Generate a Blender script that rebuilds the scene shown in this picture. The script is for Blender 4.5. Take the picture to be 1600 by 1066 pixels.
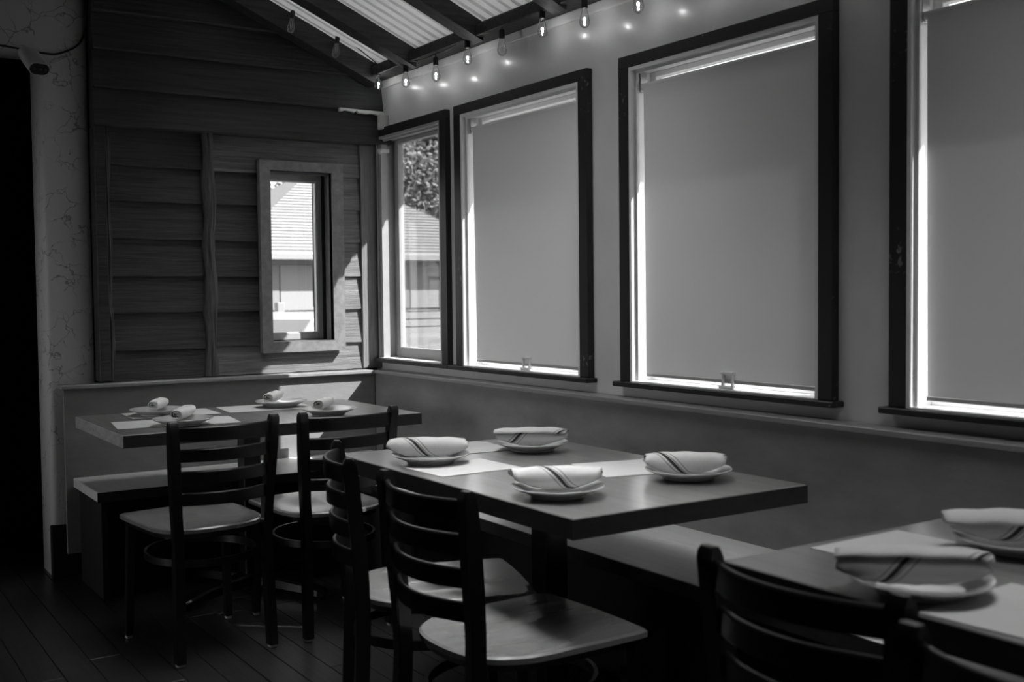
import bpy, bmesh, math, random
from mathutils import Vector, Matrix
for o in list(bpy.data.objects): bpy.data.objects.remove(o)
S = bpy.context.scene
COL = S.collection
PI = math.pi
random.seed(7)
H = 1.23                      # eye height over the floor

# ------------------------------------------------------------------ camera
yaw, pit, rol = [math.radians(a) for a in (33.1072, -2.4474, -0.6166)]
f = Vector((math.sin(yaw)*math.cos(pit), math.cos(yaw)*math.cos(pit), math.sin(pit)))
r = Vector((math.cos(yaw), -math.sin(yaw), 0)); u = r.cross(f)
R_ = math.cos(rol)*r + math.sin(rol)*u; U_ = -math.sin(rol)*r + math.cos(rol)*u
cd = bpy.data.cameras.new('camera'); cam = bpy.data.objects.new('camera', cd); COL.objects.link(cam)
M = Matrix.Identity(4)
for i in range(3):
    M[i][0] = R_[i]; M[i][1] = U_[i]; M[i][2] = -f[i]
M[2][3] = H
cam.matrix_world = M
cd.sensor_width = 36; cd.lens = 1734*36/1600; cd.clip_start = 0.05; cd.clip_end = 300
cd.dof.use_dof = True; cd.dof.focus_distance = 4.6; cd.dof.aperture_fstop = 4.5
S.camera = cam

# ------------------------------------------------------------------ world, sun, area lamps (mostly added fill), exposure
w = bpy.data.worlds.new('world'); S.world = w; w.use_nodes = True
bg = w.node_tree.nodes['Background']; bg.inputs[0].default_value = (.9, .9, .9, 1); bg.inputs[1].default_value = 3.0
sd = bpy.data.lights.new('sun', 'SUN'); sd.energy = 30.0; sd.angle = math.radians(0.6)
sun = bpy.data.objects.new('sun', sd); COL.objects.link(sun)
sun.rotation_euler = Vector((-1.22, 1.0, -1.39)).to_track_quat('-Z', 'Y').to_euler()
sun.location = (8, -6, 10)
def area(name, loc, tgt, sx, sy, power, spread=180):
    l = bpy.data.lights.new(name, 'AREA'); l.shape = 'RECTANGLE'; l.size = sx; l.size_y = sy; l.energy = power; l.spread = math.radians(spread)
    o = bpy.data.objects.new(name, l); COL.objects.link(o); o.location = loc
    o.rotation_euler = (Vector(tgt)-Vector(loc)).to_track_quat('-Z', 'Y').to_euler()
    return o
area('left_daylight', (-2.7, 4.4, 1.2), (2.5, 4.4, .9), 1.0, 1.0, 3, 50)
area('rear_fill', (-2.4, -2.2, 2.0), (2.2, 3.0, 1.3), 1.8, 1.6, 1.5)  # added soft fill behind the camera, standing in for unseen windows
area('ceiling_fill', (1.85, 3.25, 2.50), (1.88, 3.25, 0), .7, 1.4, 7.5, 110)  # added overhead fill for window wall and middle table, no real lamp
area('seat_fill', (1.42, 2.35, 2.62), (1.42, 2.35, 0), .4, .7, 4.2, 50)  # added narrow fill to brighten the chair seats at the middle table
area('front_fill', (1.72, 1.0, 2.5), (1.80, 1.0, 0), .7, 1.2, 6, 110)  # added fill above the nearest table and its bench
area('corner_fill', (1.75, 4.5, 2.60), (1.72, 4.5, 0), .7, .5, 2.4, 62)  # added downward fill over the far table in the corner
S.view_settings.view_transform = 'Standard'; S.view_settings.look = 'None'
S.view_settings.gamma = 1; S.view_settings.use_curve_mapping = False
S.view_settings.exposure = 0.0

# ------------------------------------------------------------------ materials (black and white photograph: greys only)
def nodes(name):
    m = bpy.data.materials.new(name); m.use_nodes = True
    nt = m.node_tree; return m, nt, nt.nodes['Principled BSDF']
def g(v): return (v, v, v, 1)
def mat(name, v, rough=.6, spec=.4, var=0., scale=(8, 8, 8), bump=0., bscale=None, metal=0., coat=0., detail=6, cior=1.5, crough=.15):
    m, nt, b = nodes(name)
    b.inputs['Base Color'].default_value = g(v); b.inputs['Roughness'].default_value = rough
    b.inputs['Specular IOR Level'].default_value = spec; b.inputs['Metallic'].default_value = metal
    b.inputs['Coat Weight'].default_value = coat; b.inputs['Coat Roughness'].default_value = crough; b.inputs['Coat IOR'].default_value = cior
    tc = nt.nodes.new('ShaderNodeTexCoord')
    def noise(sc):
        mp = nt.nodes.new('ShaderNodeMapping'); mp.inputs['Scale'].default_value = sc
        nt.links.new(tc.outputs['Object'], mp.inputs['Vector'])
        n = nt.nodes.new('ShaderNodeTexNoise'); n.inputs['Scale'].default_value = 1; n.inputs['Detail'].default_value = detail
        n.inputs['Roughness'].default_value = .6
        nt.links.new(mp.outputs[0], n.inputs['Vector']); return n
    if var:
        n = noise(scale); cr = nt.nodes.new('ShaderNodeValToRGB')
        cr.color_ramp.elements[0].position = .3; cr.color_ramp.elements[1].position = .7
        cr.color_ramp.elements[0].color = g(v*(1-var)); cr.color_ramp.elements[1].color = g(v*(1+var))
        nt.links.new(n.outputs['Fac'], cr.inputs[0]); nt.links.new(cr.outputs[0], b.inputs['Base Color'])
    if bump:
        n2 = noise(bscale or scale); bp = nt.nodes.new('ShaderNodeBump'); bp.inputs['Strength'].default_value = bump
        bp.inputs['Distance'].default_value = .01
        nt.links.new(n2.outputs['Fac'], bp.inputs['Height']); nt.links.new(bp.outputs[0], b.inputs['Normal'])
    return m
def glass(name, refl=.06, rough=0.):
    m = bpy.data.materials.new(name); m.use_nodes = True; nt = m.node_tree; nt.nodes.clear()
    o = nt.nodes.new('ShaderNodeOutputMaterial'); mx = nt.nodes.new('ShaderNodeMixShader')
    t = nt.nodes.new('ShaderNodeBsdfTransparent'); gl = nt.nodes.new('ShaderNodeBsdfGlossy'); gl.inputs['Roughness'].default_value = rough
    t.inputs[0].default_value = g(.95)
    lw = nt.nodes.new('ShaderNodeLayerWeight'); lw.inputs[0].default_value = .25
    mm = nt.nodes.new('ShaderNodeMath'); mm.operation = 'MULTIPLY_ADD'; mm.inputs[1].default_value = .5; mm.inputs[2].default_value = refl*.4
    nt.links.new(lw.outputs['Fresnel'], mm.inputs[0]); nt.links.new(mm.outputs[0], mx.inputs[0])
    nt.links.new(t.outputs[0], mx.inputs[1]); nt.links.new(gl.outputs[0], mx.inputs[2]); nt.links.new(mx.outputs[0], o.inputs[0]); return m
def translucent(name, v, tv, mixf, gloss=0.):
    m = bpy.data.materials.new(name); m.use_nodes = True; nt = m.node_tree; nt.nodes.clear()
    o = nt.nodes.new('ShaderNodeOutputMaterial'); mx = nt.nodes.new('ShaderNodeMixShader'); mx.inputs[0].default_value = mixf
    d = nt.nodes.new('ShaderNodeBsdfDiffuse'); d.inputs[0].default_value = g(v)
    t = nt.nodes.new('ShaderNodeBsdfTranslucent'); t.inputs[0].default_value = g(tv)
    nt.links.new(d.outputs[0], mx.inputs[1]); nt.links.new(t.outputs[0], mx.inputs[2]); nt.links.new(mx.outputs[0], o.inputs[0]); return m
def screen_mat():
    m = bpy.data.materials.new('insect_screen'); m.use_nodes = True; nt = m.node_tree; nt.nodes.clear()
    o = nt.nodes.new('ShaderNodeOutputMaterial'); mx = nt.nodes.new('ShaderNodeMixShader'); mx.inputs[0].default_value = .05
    d = nt.nodes.new('ShaderNodeBsdfDiffuse'); d.inputs[0].default_value = g(.5); t = nt.nodes.new('ShaderNodeBsdfTransparent')
    nt.links.new(t.outputs[0], mx.inputs[1]); nt.links.new(d.outputs[0], mx.inputs[2]); nt.links.new(mx.outputs[0], o.inputs[0]); return m
def emis(name, v, s):
    m, nt, b = nodes(name); b.inputs['Emission Color'].default_value = g(v); b.inputs['Emission Strength'].default_value = s; return m
def stucco_mat():
    m, nt, b = nodes('stucco'); b.inputs['Roughness'].default_value = .85; b.inputs['Specular IOR Level'].default_value = .15
    tc = nt.nodes.new('ShaderNodeTexCoord')
    n = nt.nodes.new('ShaderNodeTexNoise'); n.inputs['Scale'].default_value = 4; n.inputs['Detail'].default_value = 8
    nt.links.new(tc.outputs['Object'], n.inputs['Vector'])
    ad = nt.nodes.new('ShaderNodeMixRGB'); ad.inputs[0].default_value = .34
    nt.links.new(tc.outputs['Object'], ad.inputs[1]); nt.links.new(n.outputs['Color'], ad.inputs[2])
    v = nt.nodes.new('ShaderNodeTexVoronoi'); v.feature = 'DISTANCE_TO_EDGE'; v.inputs['Scale'].default_value = 11
    nt.links.new(ad.outputs[0], v.inputs['Vector'])
    n3 = nt.nodes.new('ShaderNodeTexNoise'); n3.inputs['Scale'].default_value = 7; nt.links.new(tc.outputs['Object'], n3.inputs['Vector'])
    gt = nt.nodes.new('ShaderNodeMath'); gt.operation = 'MULTIPLY_ADD'; gt.inputs[1].default_value = .09; gt.inputs[2].default_value = -.043
    nt.links.new(n3.outputs['Fac'], gt.inputs[0])
    su = nt.nodes.new('ShaderNodeMath'); su.operation = 'SUBTRACT'; nt.links.new(v.outputs[0], su.inputs[0]); nt.links.new(gt.outputs[0], su.inputs[1])
    cr = nt.nodes.new('ShaderNodeValToRGB'); cr.color_ramp.elements[0].color = g(.28); cr.color_ramp.elements[1].color = g(.55)
    cr.color_ramp.elements[0].position = 0; cr.color_ramp.elements[1].position = .012
    nt.links.new(su.outputs[0], cr.inputs[0]); nt.links.new(cr.outputs[0], b.inputs['Base Color'])
    bp = nt.nodes.new('ShaderNodeBump'); bp.inputs['Strength'].default_value = .5; bp.inputs['Distance'].default_value = .02
    nt.links.new(cr.outputs[0], bp.inputs['Height']); nt.links.new(bp.outputs[0], b.inputs['Normal']); return m
def cloth_mat():
    m, nt, b = nodes('striped_cloth'); b.inputs['Roughness'].default_value = .95; b.inputs['Specular IOR Level'].default_value = .05
    uv = nt.nodes.new('ShaderNodeUVMap'); sp = nt.nodes.new('ShaderNodeSeparateXYZ'); nt.links.new(uv.outputs[0], sp.inputs[0])
    # diagonal stripe coordinate, metres
    ad = nt.nodes.new('ShaderNodeMath'); ad.operation = 'MULTIPLY_ADD'; ad.inputs[1].default_value = .9
    nt.links.new(sp.outputs['Y'], ad.inputs[0]); nt.links.new(sp.outputs['X'], ad.inputs[2])
    md = nt.nodes.new('ShaderNodeMath'); md.operation = 'WRAP'; md.inputs[1].default_value = .30; md.inputs[2].default_value = 0.
    nt.links.new(ad.outputs[0], md.inputs[0])
    cr = nt.nodes.new('ShaderNodeValToRGB'); cr.color_ramp.interpolation = 'CONSTANT'
    nt_s = nt.nodes.new('ShaderNodeMath'); nt_s.operation = 'MULTIPLY'; nt_s.inputs[1].default_value = 1/.30
    nt.links.new(md.outputs[0], nt_s.inputs[0]); nt.links.new(nt_s.outputs[0], cr.inputs[0])
    els = [(0, .6), (.440, .26), (.452, .6), (.474, .05), (.508, .6), (.518, .1), (.526, .6), (.552, .26), (.564, .6)]
    e = cr.color_ramp.elements; e[0].position = 0; e[0].color = g(els[0][1]); e[1].position = els[1][0]; e[1].color = g(els[1][1])
    for p, c in els[2:]:
        q = e.new(p); q.color = g(c)
    nt.links.new(cr.outputs[0], b.inputs['Base Color'])
    n = nt.nodes.new('ShaderNodeTexNoise'); n.inputs['Scale'].default_value = 45
    tc = nt.nodes.new('ShaderNodeTexCoord'); nt.links.new(tc.outputs['Object'], n.inputs['Vector'])
    bp = nt.nodes.new('ShaderNodeBump'); bp.inputs['Strength'].default_value = .35; bp.inputs['Distance'].default_value = .006
    nt.links.new(n.outputs['Fac'], bp.inputs['Height']); nt.links.new(bp.outputs[0], b.inputs['Normal'])
    return m
def chipped_paint():
    m, nt, b = nodes('chipped_dark_paint'); b.inputs['Roughness'].default_value = .45
    tc = nt.nodes.new('ShaderNodeTexCoord')
    n = nt.nodes.new('ShaderNodeTexNoise'); n.inputs['Scale'].default_value = 55; n.inputs['Detail'].default_value = 5
    n2 = nt.nodes.new('ShaderNodeTexNoise'); n2.inputs['Scale'].default_value = 3.5
    for q in (n, n2): nt.links.new(tc.outputs['Object'], q.inputs['Vector'])
    mu = nt.nodes.new('ShaderNodeMath'); mu.operation = 'MULTIPLY'
    nt.links.new(n.outputs['Fac'], mu.inputs[0]); nt.links.new(n2.outputs['Fac'], mu.inputs[1])
    cr = nt.nodes.new('ShaderNodeValToRGB'); cr.color_ramp.elements[0].color = g(.014); cr.color_ramp.elements[1].color = g(.16)
    cr.color_ramp.elements[0].position = .40; cr.color_ramp.elements[1].position = .46
    nt.links.new(mu.outputs[0], cr.inputs[0]); nt.links.new(cr.outputs[0], b.inputs['Base Color']); return m

M_ = dict(
 wall=mat('painted_wall', .62, .38, .5, var=.05, scale=(5, 5, 5), bump=.05, bscale=(60, 60, 60), coat=.35, crough=.17),
 white=mat('white_gloss_paint', .72, .35, .5, var=.05, scale=(10, 10, 10)),
 casing=chipped_paint(),
 sidingd=mat('shaded_rough_siding', .065, .7, .3, var=.4, scale=(4, 30, 90), bump=.5, bscale=(8, 60, 160)),  # darker siding copy: light falloff away from the window put into colour
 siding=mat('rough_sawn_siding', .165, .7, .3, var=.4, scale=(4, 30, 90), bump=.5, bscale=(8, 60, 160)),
 sidtrim=mat('sawn_corner_board', .19, .65, .3, var=.2, scale=(80, 30, 6), bump=.3, bscale=(140, 60, 12)),
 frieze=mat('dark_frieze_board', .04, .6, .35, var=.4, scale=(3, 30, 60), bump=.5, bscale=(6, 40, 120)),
 bark=mat('live_edge_wood', .075, .55, .4, var=.5, scale=(90, 60, 7), bump=1., bscale=(110, 60, 8)),
 casew=mat('stained_window_casing', .19, .55, .35, var=.25, scale=(30, 30, 30), bump=.15),
 panel=mat('bench_back_plywood', .22, .55, .35, var=.12, scale=(6, 6, 14), bump=.12, bscale=(30, 30, 60)),
 seatw=mat('bench_seat_wood', .78, .40, .9, var=.10, scale=(50, 3, 20), bump=.03, coat=1., cior=1.7, crough=.34),
 ledge=mat('ledge_wood', .25, .35, .5, var=.15, scale=(20, 4, 20)),
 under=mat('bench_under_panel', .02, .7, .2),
 table=mat('table_top_wood', .20, .35, .6, var=.2, scale=(40, 3, 20), bump=.008, coat=1., cior=2.1, crough=.25),
 tedge=mat('table_edge_band', .03, .5, .4, var=.2, scale=(20, 20, 60)),
 tedgel=mat('lit_table_end', .30, .5, .4, var=.25, scale=(20, 20, 60)),  # paler edge copy: side light on the far table's end put into colour
 winpaint=mat('grey_window_paint', .34, .4, .45, var=.06),
 black=mat('black_metal', .005, .30, .9, var=.2, scale=(20, 20, 20)),
 seat=mat('chair_seat_wood', .24, .24, .5, var=.15, scale=(22, 4, 10), bump=.02, coat=1., cior=1.8, crough=.2),
 plate=mat('glazed_plate', .45, .15, .5, var=.04),
 paper=mat('paper_placemat', .58, .7, .2, var=.03),
 cloth=cloth_mat(),
 plain=mat('plain_cloth', .68, .95, .05, bump=.3, bscale=(50, 50, 50)),
 floor=mat('floor_plank_wood', .038, .33, .45, var=.35, scale=(60, 3, 10), bump=.1, bscale=(90, 5, 10)),
 subfloor=mat('floor_base', .03, .6, .3),
 stucco=stucco_mat(),
 dark=mat('dark_painted_wall', .02, .8, .2),
 roomdark=mat('dark_room_wall', .10, .8, .2),
 rafter=mat('dark_rafter_wood', .035, .6, .3, var=.5, scale=(6, 60, 60), bump=.4),
 sheet=translucent('corrugated_roof_sheet', .66, .75, .175),
 blind=translucent('blind_fabric', .80, .85, .085),
 alu=mat('blind_metal_rail', .50, .35, .5, metal=.6),
 glass=glass('window_glass'),
 bulb=glass('bulb_glass', .16),
 screen=screen_mat(),
 fil=emis('filament_glow', 1., 150.),
 filoff=mat('filament_off', .4, .4, .5),
 sock=mat('socket_rubber', .012, .5, .3),
 plastic=mat('white_plastic', .55, .35, .5),
 lens=mat('camera_face_black', .005, .5, .12),
 hsid=mat('house_siding', .14, .7, .2, var=.03),
 hroof=mat('house_shingle', .125, .8, .2, var=.15, scale=(8, 8, 30)),
 hwhite=mat('house_white_trim', .155, .5, .3),
 hshut=mat('house_shutter', .10, .6, .3),
 carp=mat('pale_car_paint', .15, .4, .4, coat=.2),
 carg=mat('car_window', .07, .25, .3),
 tyre=mat('tyre_rubber', .02, .8, .2),
 leaf=mat('tree_leaf', .12, .6, .3, var=.5, scale=(3, 3, 3)),
 trunk=mat('tree_bark', .08, .9, .1, var=.3),
 ground=mat('street_ground', .07, .9, .1, var=.15, scale=(2, 2, 2)),
)

# ------------------------------------------------------------------ mesh helpers
def link(o, parent=None):
    COL.objects.link(o)
    if parent: o.parent = parent
    return o
def obj(name, bm, m, parent=None, smooth=False, loc=None, rotz=None):
    me = bpy.data.meshes.new(name); bm.to_mesh(me); bm.free()
    if m: me.materials.append(m)
    if smooth:
        for p in me.polygons: p.use_smooth = True
        try: me.set_sharp_from_angle(angle=math.radians(35))
        except Exception: pass
    o = bpy.data.objects.new(name, me); link(o, parent)
    if loc: o.location = loc
    if rotz is not None: o.rotation_euler = (0, 0, rotz)
    return o
def bx(bm, x0, x1, y0, y1, z0, z1, bev=0., seg=1):
    ret = bmesh.ops.create_cube(bm, size=1)
    vs = ret['verts']
    for v in vs:
        v.co = Vector(((x0+x1)/2+v.co.x*(x1-x0), (y0+y1)/2+v.co.y*(y1-y0), (z0+z1)/2+v.co.z*(z1-z0)))
    if bev:
        es = list({e for v in vs for e in v.link_edges})
        bmesh.ops.bevel(bm, geom=es, offset=bev, segments=seg, affect='EDGES', profile=.5)
    return bm
def box(*a, bev=0., seg=1): return bx(bmesh.new(), *a, bev=bev, seg=seg)
def hexa(bm, pts):        # 8 points: bottom 4 (ccw), top 4
    v = [bm.verts.new(p) for p in pts]
    for q in ((3, 2, 1, 0), (4, 5, 6, 7), (0, 1, 5, 4), (1, 2, 6, 5), (2, 3, 7, 6), (3, 0, 4, 7)):
        bm.faces.new([v[i] for i in q])
    return bm
def lathe(bm, prof, seg=24, c=(0, 0, 0), cap0=True, cap1=True):
    rings = []
    for rr, z in prof:
        rings.append([bm.verts.new((c[0]+rr*math.cos(2*PI*i/seg), c[1]+rr*math.sin(2*PI*i/seg), c[2]+z)) for i in range(seg)])
    for a, b in zip(rings, rings[1:]):
        for i in range(seg): bm.faces.new((a[i], a[(i+1) % seg], b[(i+1) % seg], b[i]))
    if cap0: bm.faces.new(rings[0][::-1])
    if cap1: bm.faces.new(rings[-1])
    return bm
def tube(bm, pts, rad, seg=8, flat=None):
    pts = [Vector(p) for p in pts]; rings = []
    for i, p in enumerate(pts):
        t = (pts[min(i+1, len(pts)-1)]-pts[max(i-1, 0)]).normalized()
        up = Vector((0, 0, 1)) if abs(t.z) < .95 else Vector((1, 0, 0))
        n = t.cross(up).normalized(); b = n.cross(t)
        ra, rb = (rad, rad) if flat is None else flat
        rings.append([bm.verts.new(p+n*ra*math.cos(2*PI*k/seg+PI/seg)+b*rb*math.sin(2*PI*k/seg+PI/seg)) for k in range(seg)])
    for a, b in zip(rings, rings[1:]):
        for i in range(seg): bm.faces.new((a[i], a[(i+1) % seg], b[(i+1) % seg], b[i]))
    bm.faces.new(rings[0][::-1]); bm.faces.new(rings[-1])
    return bm
def bar(bm, pts, wx, wz):   # rectangular section bar along pts: half width across, half height
    pts = [Vector(p) for p in pts]; rings = []
    for i, p in enumerate(pts):
        t = (pts[min(i+1, len(pts)-1)]-pts[max(i-1, 0)]).normalized()
        up = Vector((0, 0, 1)) if abs(t.z) < .95 else Vector((0, 1, 0))
        n = t.cross(up).normalized(); b = n.cross(t)
        rings.append([bm.verts.new(p+n*wx*a+b*wz*c) for a, c in ((-1, -1), (1, -1), (1, 1), (-1, 1))])
    for a, b in zip(rings, rings[1:]):
        for i in range(4): bm.faces.new((a[i], a[(i+1) % 4], b[(i+1) % 4], b[i]))
    bm.faces.new(rings[0][::-1]); bm.faces.new(rings[-1])
    bmesh.ops.recalc_face_normals(bm, faces=bm.faces)
    return bm
def thing(name, label, cat, loc=(0, 0, 0), rotz=0., group=None):
    o = bpy.data.objects.new(name, None); o.empty_display_size = .1; COL.objects.link(o)
    o.location = loc; o.rotation_euler = (0, 0, rotz); o['label'] = label; o['category'] = cat
    if group: o['group'] = group
    return o
def tag(o, label, cat, group=None):
    o['label'] = label; o['category'] = cat
    if group: o['group'] = group
    return o
def struct(o): o['kind'] = 'structure'; return o
def sempty(name, loc=(0, 0, 0)):
    o = bpy.data.objects.new(name, None); COL.objects.link(o); o.location = loc; return struct(o)
def dup(root, loc, rotz, label, group=None):
    q = root.copy(); COL.objects.link(q); q.location = loc; q.rotation_euler = (0, 0, rotz); q['label'] = label
    if group: q['group'] = group
    for ch in list(root.children):
        c = ch.copy(); COL.objects.link(c); c.parent = q
        for gg in list(ch.children):
            d = gg.copy(); COL.objects.link(d); d.parent = c
    return q

# ------------------------------------------------------------------ floor
fl = struct(obj('floor', box(-3.2, 2.54, -3.2, 7.0, -.12, -.006), M_['subfloor']))
pw = .1075
k0 = math.floor((-1.2-.715)/pw)
for k in range(k0, 17):
    x0 = .715+k*pw; y = -.2+random.random()*.5
    while y < 6.2:
        L = .9+random.random()*.7
        y1 = min(y+L, 6.3)
        if y1-y > .05 and x0 < 2.44:
            bm = box(x0+.0012, min(x0+pw, 2.538)-.0012, y+.0012, y1-.0012, -.0055, random.uniform(-.0008, .0004), bev=.0012)
            p = obj('floor_plank', bm, M_['floor'], fl)
        y = y1

# ------------------------------------------------------------------ window wall (right)
WX = 2.54
wins = [(4.445, 5.095), (3.385, 4.258), (2.222, 3.085), (1.056, 1.917)]
ZS, ZH = .91, 2.023            # sill top, head
EAVE_X, EAVE_Z, SL = 2.45, 2.37, .436
bm = bmesh.new()
bx(bm, WX, WX+.12, -3.2, 5.3, -.12, ZS-.02); bx(bm, WX, WX+.12, -3.2, 5.3, ZH, 2.36)
ys = [5.3]+[v for a, b in wins for v in (b, a)]+[-3.2]
for i in range(0, len(ys), 2): bx(bm, WX, WX+.12, ys[i+1], ys[i], ZS-.02, ZH)
struct(obj('wall_right', bm, M_['wall']))
struct(obj('trim_1', box(WX-.014, WX, -3.0, 5.05, 2.262, 2.30, bev=.003), M_['white']))
# black painted casings, sills, jambs, sash and glass
for n, (a, b) in enumerate(wins):
    W = sempty('window_%d' % (n+2))
    hc = ZH+.043; cx0, cx1 = WX-.028, WX
    lo, hi = a-.056, b+.056
    if n == 0: hi = 5.11
    obj('head_casing', box(cx0, cx1, lo, hi, ZH, hc, bev=.002), M_['casing'], W)
    obj('side_casing', box(cx0, cx1, lo, a, ZS, ZH, bev=.002), M_['casing'], W)
    if n: obj('side_casing', box(cx0, cx1, b, hi, ZS, ZH, bev=.002), M_['casing'], W)
    s0, s1 = lo-.018, hi+.018
    if n == 0: s0 = 4.36
    if n == 1: s1 = 4.357
    if n == 0: s1 = 5.10
    bm = box(WX-.050, WX+.03, s0, s1, ZS-.018, ZS, bev=.003)
    obj('sill', bm, M_['casing'], W)
    obj('sill_top', box(WX-.030, WX+.1, a+.012, b-.012, ZS, ZS+.004), M_['white'], W)
    # jamb liner
    t = .012
    bm = bmesh.new()
    bx(bm, WX-.026, WX+.118, a, a+t, ZS, ZH); bx(bm, WX-.026, WX+.118, b-t, b, ZS, ZH); bx(bm, WX-.026, WX+.118, a+t, b-t, ZH-t, ZH)
    if n == 0: bx(bm, WX-.016, WX+.02, b-.035, b-.012, ZS+.004, ZH-t)
    obj('jamb_liner', bm, M_['white'] if n else M_['winpaint'], W)
    # stop bead
    bm = bmesh.new()
    for q in ((a+t, a+t+.009), (b-t-.009, b-t)): bx(bm, WX-.004, WX+.006, q[0], q[1], ZS+.004, ZH-t)
    bx(bm, WX-.004, WX+.006, a+t+.009, b-t-.009, ZH-t-.009, ZH-t)
    obj('stop_bead', bm, M_['white'] if n else M_['winpaint'], W)
    # sash
    sx0, sx1 = WX+.065, WX+.095
    ww = .030 if n else .05
    bm = bmesh.new()
    ya, yb, za, zb = a+t, b-t, ZS+.004, ZH-t
    bx(bm, sx0, sx1, ya, ya+ww, za, zb, bev=.002); bx(bm, sx0, sx1, yb-ww, yb, za, zb, bev=.002)
    bx(bm, sx0, sx1, ya+ww, yb-ww, za, za+ww, bev=.002); bx(bm, sx0, sx1, ya+ww, yb-ww, zb-.02, zb, bev=.002)
    obj('sash_frame', bm, M_['white'] if n else M_['winpaint'], W)
    obj('glass_pane', box(WX+.078, WX+.082, ya+ww, yb-ww, za+ww, zb-.02), M_['glass'], W)
    if n == 0:
        obj('insect_screen', box(sx1+.006, sx1+.007, ya, yb, za, zb), M_['screen'], W)
    if n:
        yc = (a+b)/2-.03
        bm = bmesh.new()
        bx(bm, WX-.008, WX+.026, yc-.034, yc+.034, ZS+.004, ZS+.014, bev=.003)
        bx(bm, WX-.002, WX+.010, yc-.026, yc-.017, ZS+.012, ZS+.055, bev=.002)
        bx(bm, WX-.002, WX+.010, yc+.017, yc+.026, ZS+.012, ZS+.055, bev=.002)
        bx(bm, WX-.004, WX+.012, yc-.030, yc+.030, ZS+.050, ZS+.060, bev=.003)
        obj('latch', bm, M_['white'], W)
# roller blinds
which = ['pale roller blind in the black-framed window nearest the back corner',
         'pale roller blind in the middle of the three black-framed blind windows',
         'pale roller blind in the window cut off by the right edge of the photo']
for n, (a, b) in enumerate(wins[1:]):
    BX = WX+.024
    B = thing('roller_blind', which[n], 'blind', (BX, (a+b)/2, 1.955), 0, 'roller blinds over the windows')
    y0, y1 = -(b-a)/2+.030, (b-a)/2-[.046, .038, .034][n]
    bm = bmesh.new(); tube(bm, [(0, y0-.012, 0), (0, y1+.012, 0)], .0135, 16)
    obj('roller_tube', bm, M_['blind'], B, smooth=True)
    # fabric with a soft ripple and thickness
    bm = bmesh.new(); NY, NZ = 26, 26; zt, zb = 0.0, ZS+.030-1.955
    grid = []
    for side in (0, 1):
        G = []
        for i in range(NY+1):
            rowv = []
            for j in range(NZ+1):
                s, q = i/NY, j/NZ
                x = -.013+side*.0012+.0035*math.sin(s*9+n*2.1)*q**2+.002*math.sin(s*23+n)*q**3
                taper = (.018, .014, .006)[n]*q*(s**4)
                y = y0+(y1-y0)*s-taper
                rowv.append(bm.verts.new((x, y, zt+(zb-zt)*q)))
            G.append(rowv)
        grid.append(G)
    for side in (0, 1):
        G = grid[side]
        for i in range(NY):
            for j in range(NZ):
                q = (G[i][j], G[i+1][j], G[i+1][j+1], G[i][j+1]); bm.faces.new(q if side else q[::-1])
    for i in range(NY):
        for j in (0, NZ): bm.faces.new((grid[0][i][j], grid[0][i+1][j], grid[1][i+1][j], grid[1][i][j]))
    for j in range(NZ):
        for i in (0, NY): bm.faces.new((grid[0][i][j], grid[0][i][j+1], grid[1][i][j+1], grid[1][i][j]))
    bmesh.ops.recalc_face_normals(bm, faces=bm.faces)
    obj('fabric', bm, M_['blind'], B, smooth=True)
    tp = (.018, .014, .006)[n]
    obj('hem_bar', box(-.018, -.008, y0+.002, y1-tp, zb-.010, zb+.004, bev=.002), M_['alu'], B)
    for yy in (y0-.019, y1+.013):
        obj('bracket', box(-.016, .016, yy, yy+.006, -.018, .05, bev=.002), M_['alu'], B)

# ------------------------------------------------------------------ back wall
YB = 5.17
bm = bmesh.new()
wx0, wx1, wz0, wz1 = 1.94, 2.25, 1.015, 1.83
bx(bm, 1.14, wx0, YB, YB+.13, -.1, 4.0); bx(bm, wx1, 2.66, YB, YB+.13, -.1, 2.6)
bx(bm, wx0, wx1, YB, YB+.13, -.1, wz0); bx(bm, wx0, wx1, YB, YB+.13, wz1, 2.9)
WB = struct(obj('wall_back', bm, M_['dark']))
rows = [2.0, 1.822, 1.661, 1.494, 1.326, 1.160, .994, .858]
def lap(x0, x1, zt, zb, m='siding'):
    j0, j1 = random.uniform(-.003, .003), random.uniform(-.003, .003)
    bm = bmesh.new(); n = max(2, int((x1-x0)/.05)); yb_, yt_ = 5.116, 5.132
    prev = None
    for i in range(n+1):
        s = i/n; x = x0+(x1-x0)*s; w_ = (random.random()-.5)*.004
        zbb = zb+j0+(j1-j0)*s+w_
        q = [bm.verts.new(p) for p in ((x, yb_, zbb), (x, yb_+.022, zbb), (x, yt_+.016, zt+.012), (x, yt_, zt+.012))]
        if prev:
            for k in range(4): bm.faces.new((prev[k], prev[(k+1) % 4], q[(k+1) % 4], q[k]))
        else: bm.faces.new(q[::-1])
        prev = q
    bm.faces.new(prev); bmesh.ops.recalc_face_normals(bm, faces=bm.faces)
    obj('siding_board', bm, M_[m], WB)
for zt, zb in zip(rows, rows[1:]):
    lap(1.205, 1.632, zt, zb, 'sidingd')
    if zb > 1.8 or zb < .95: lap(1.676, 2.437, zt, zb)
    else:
        lap(1.676, 1.905, zt, zb, 'sidingd'); lap(2.315, 2.437, zt, zb)
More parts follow.
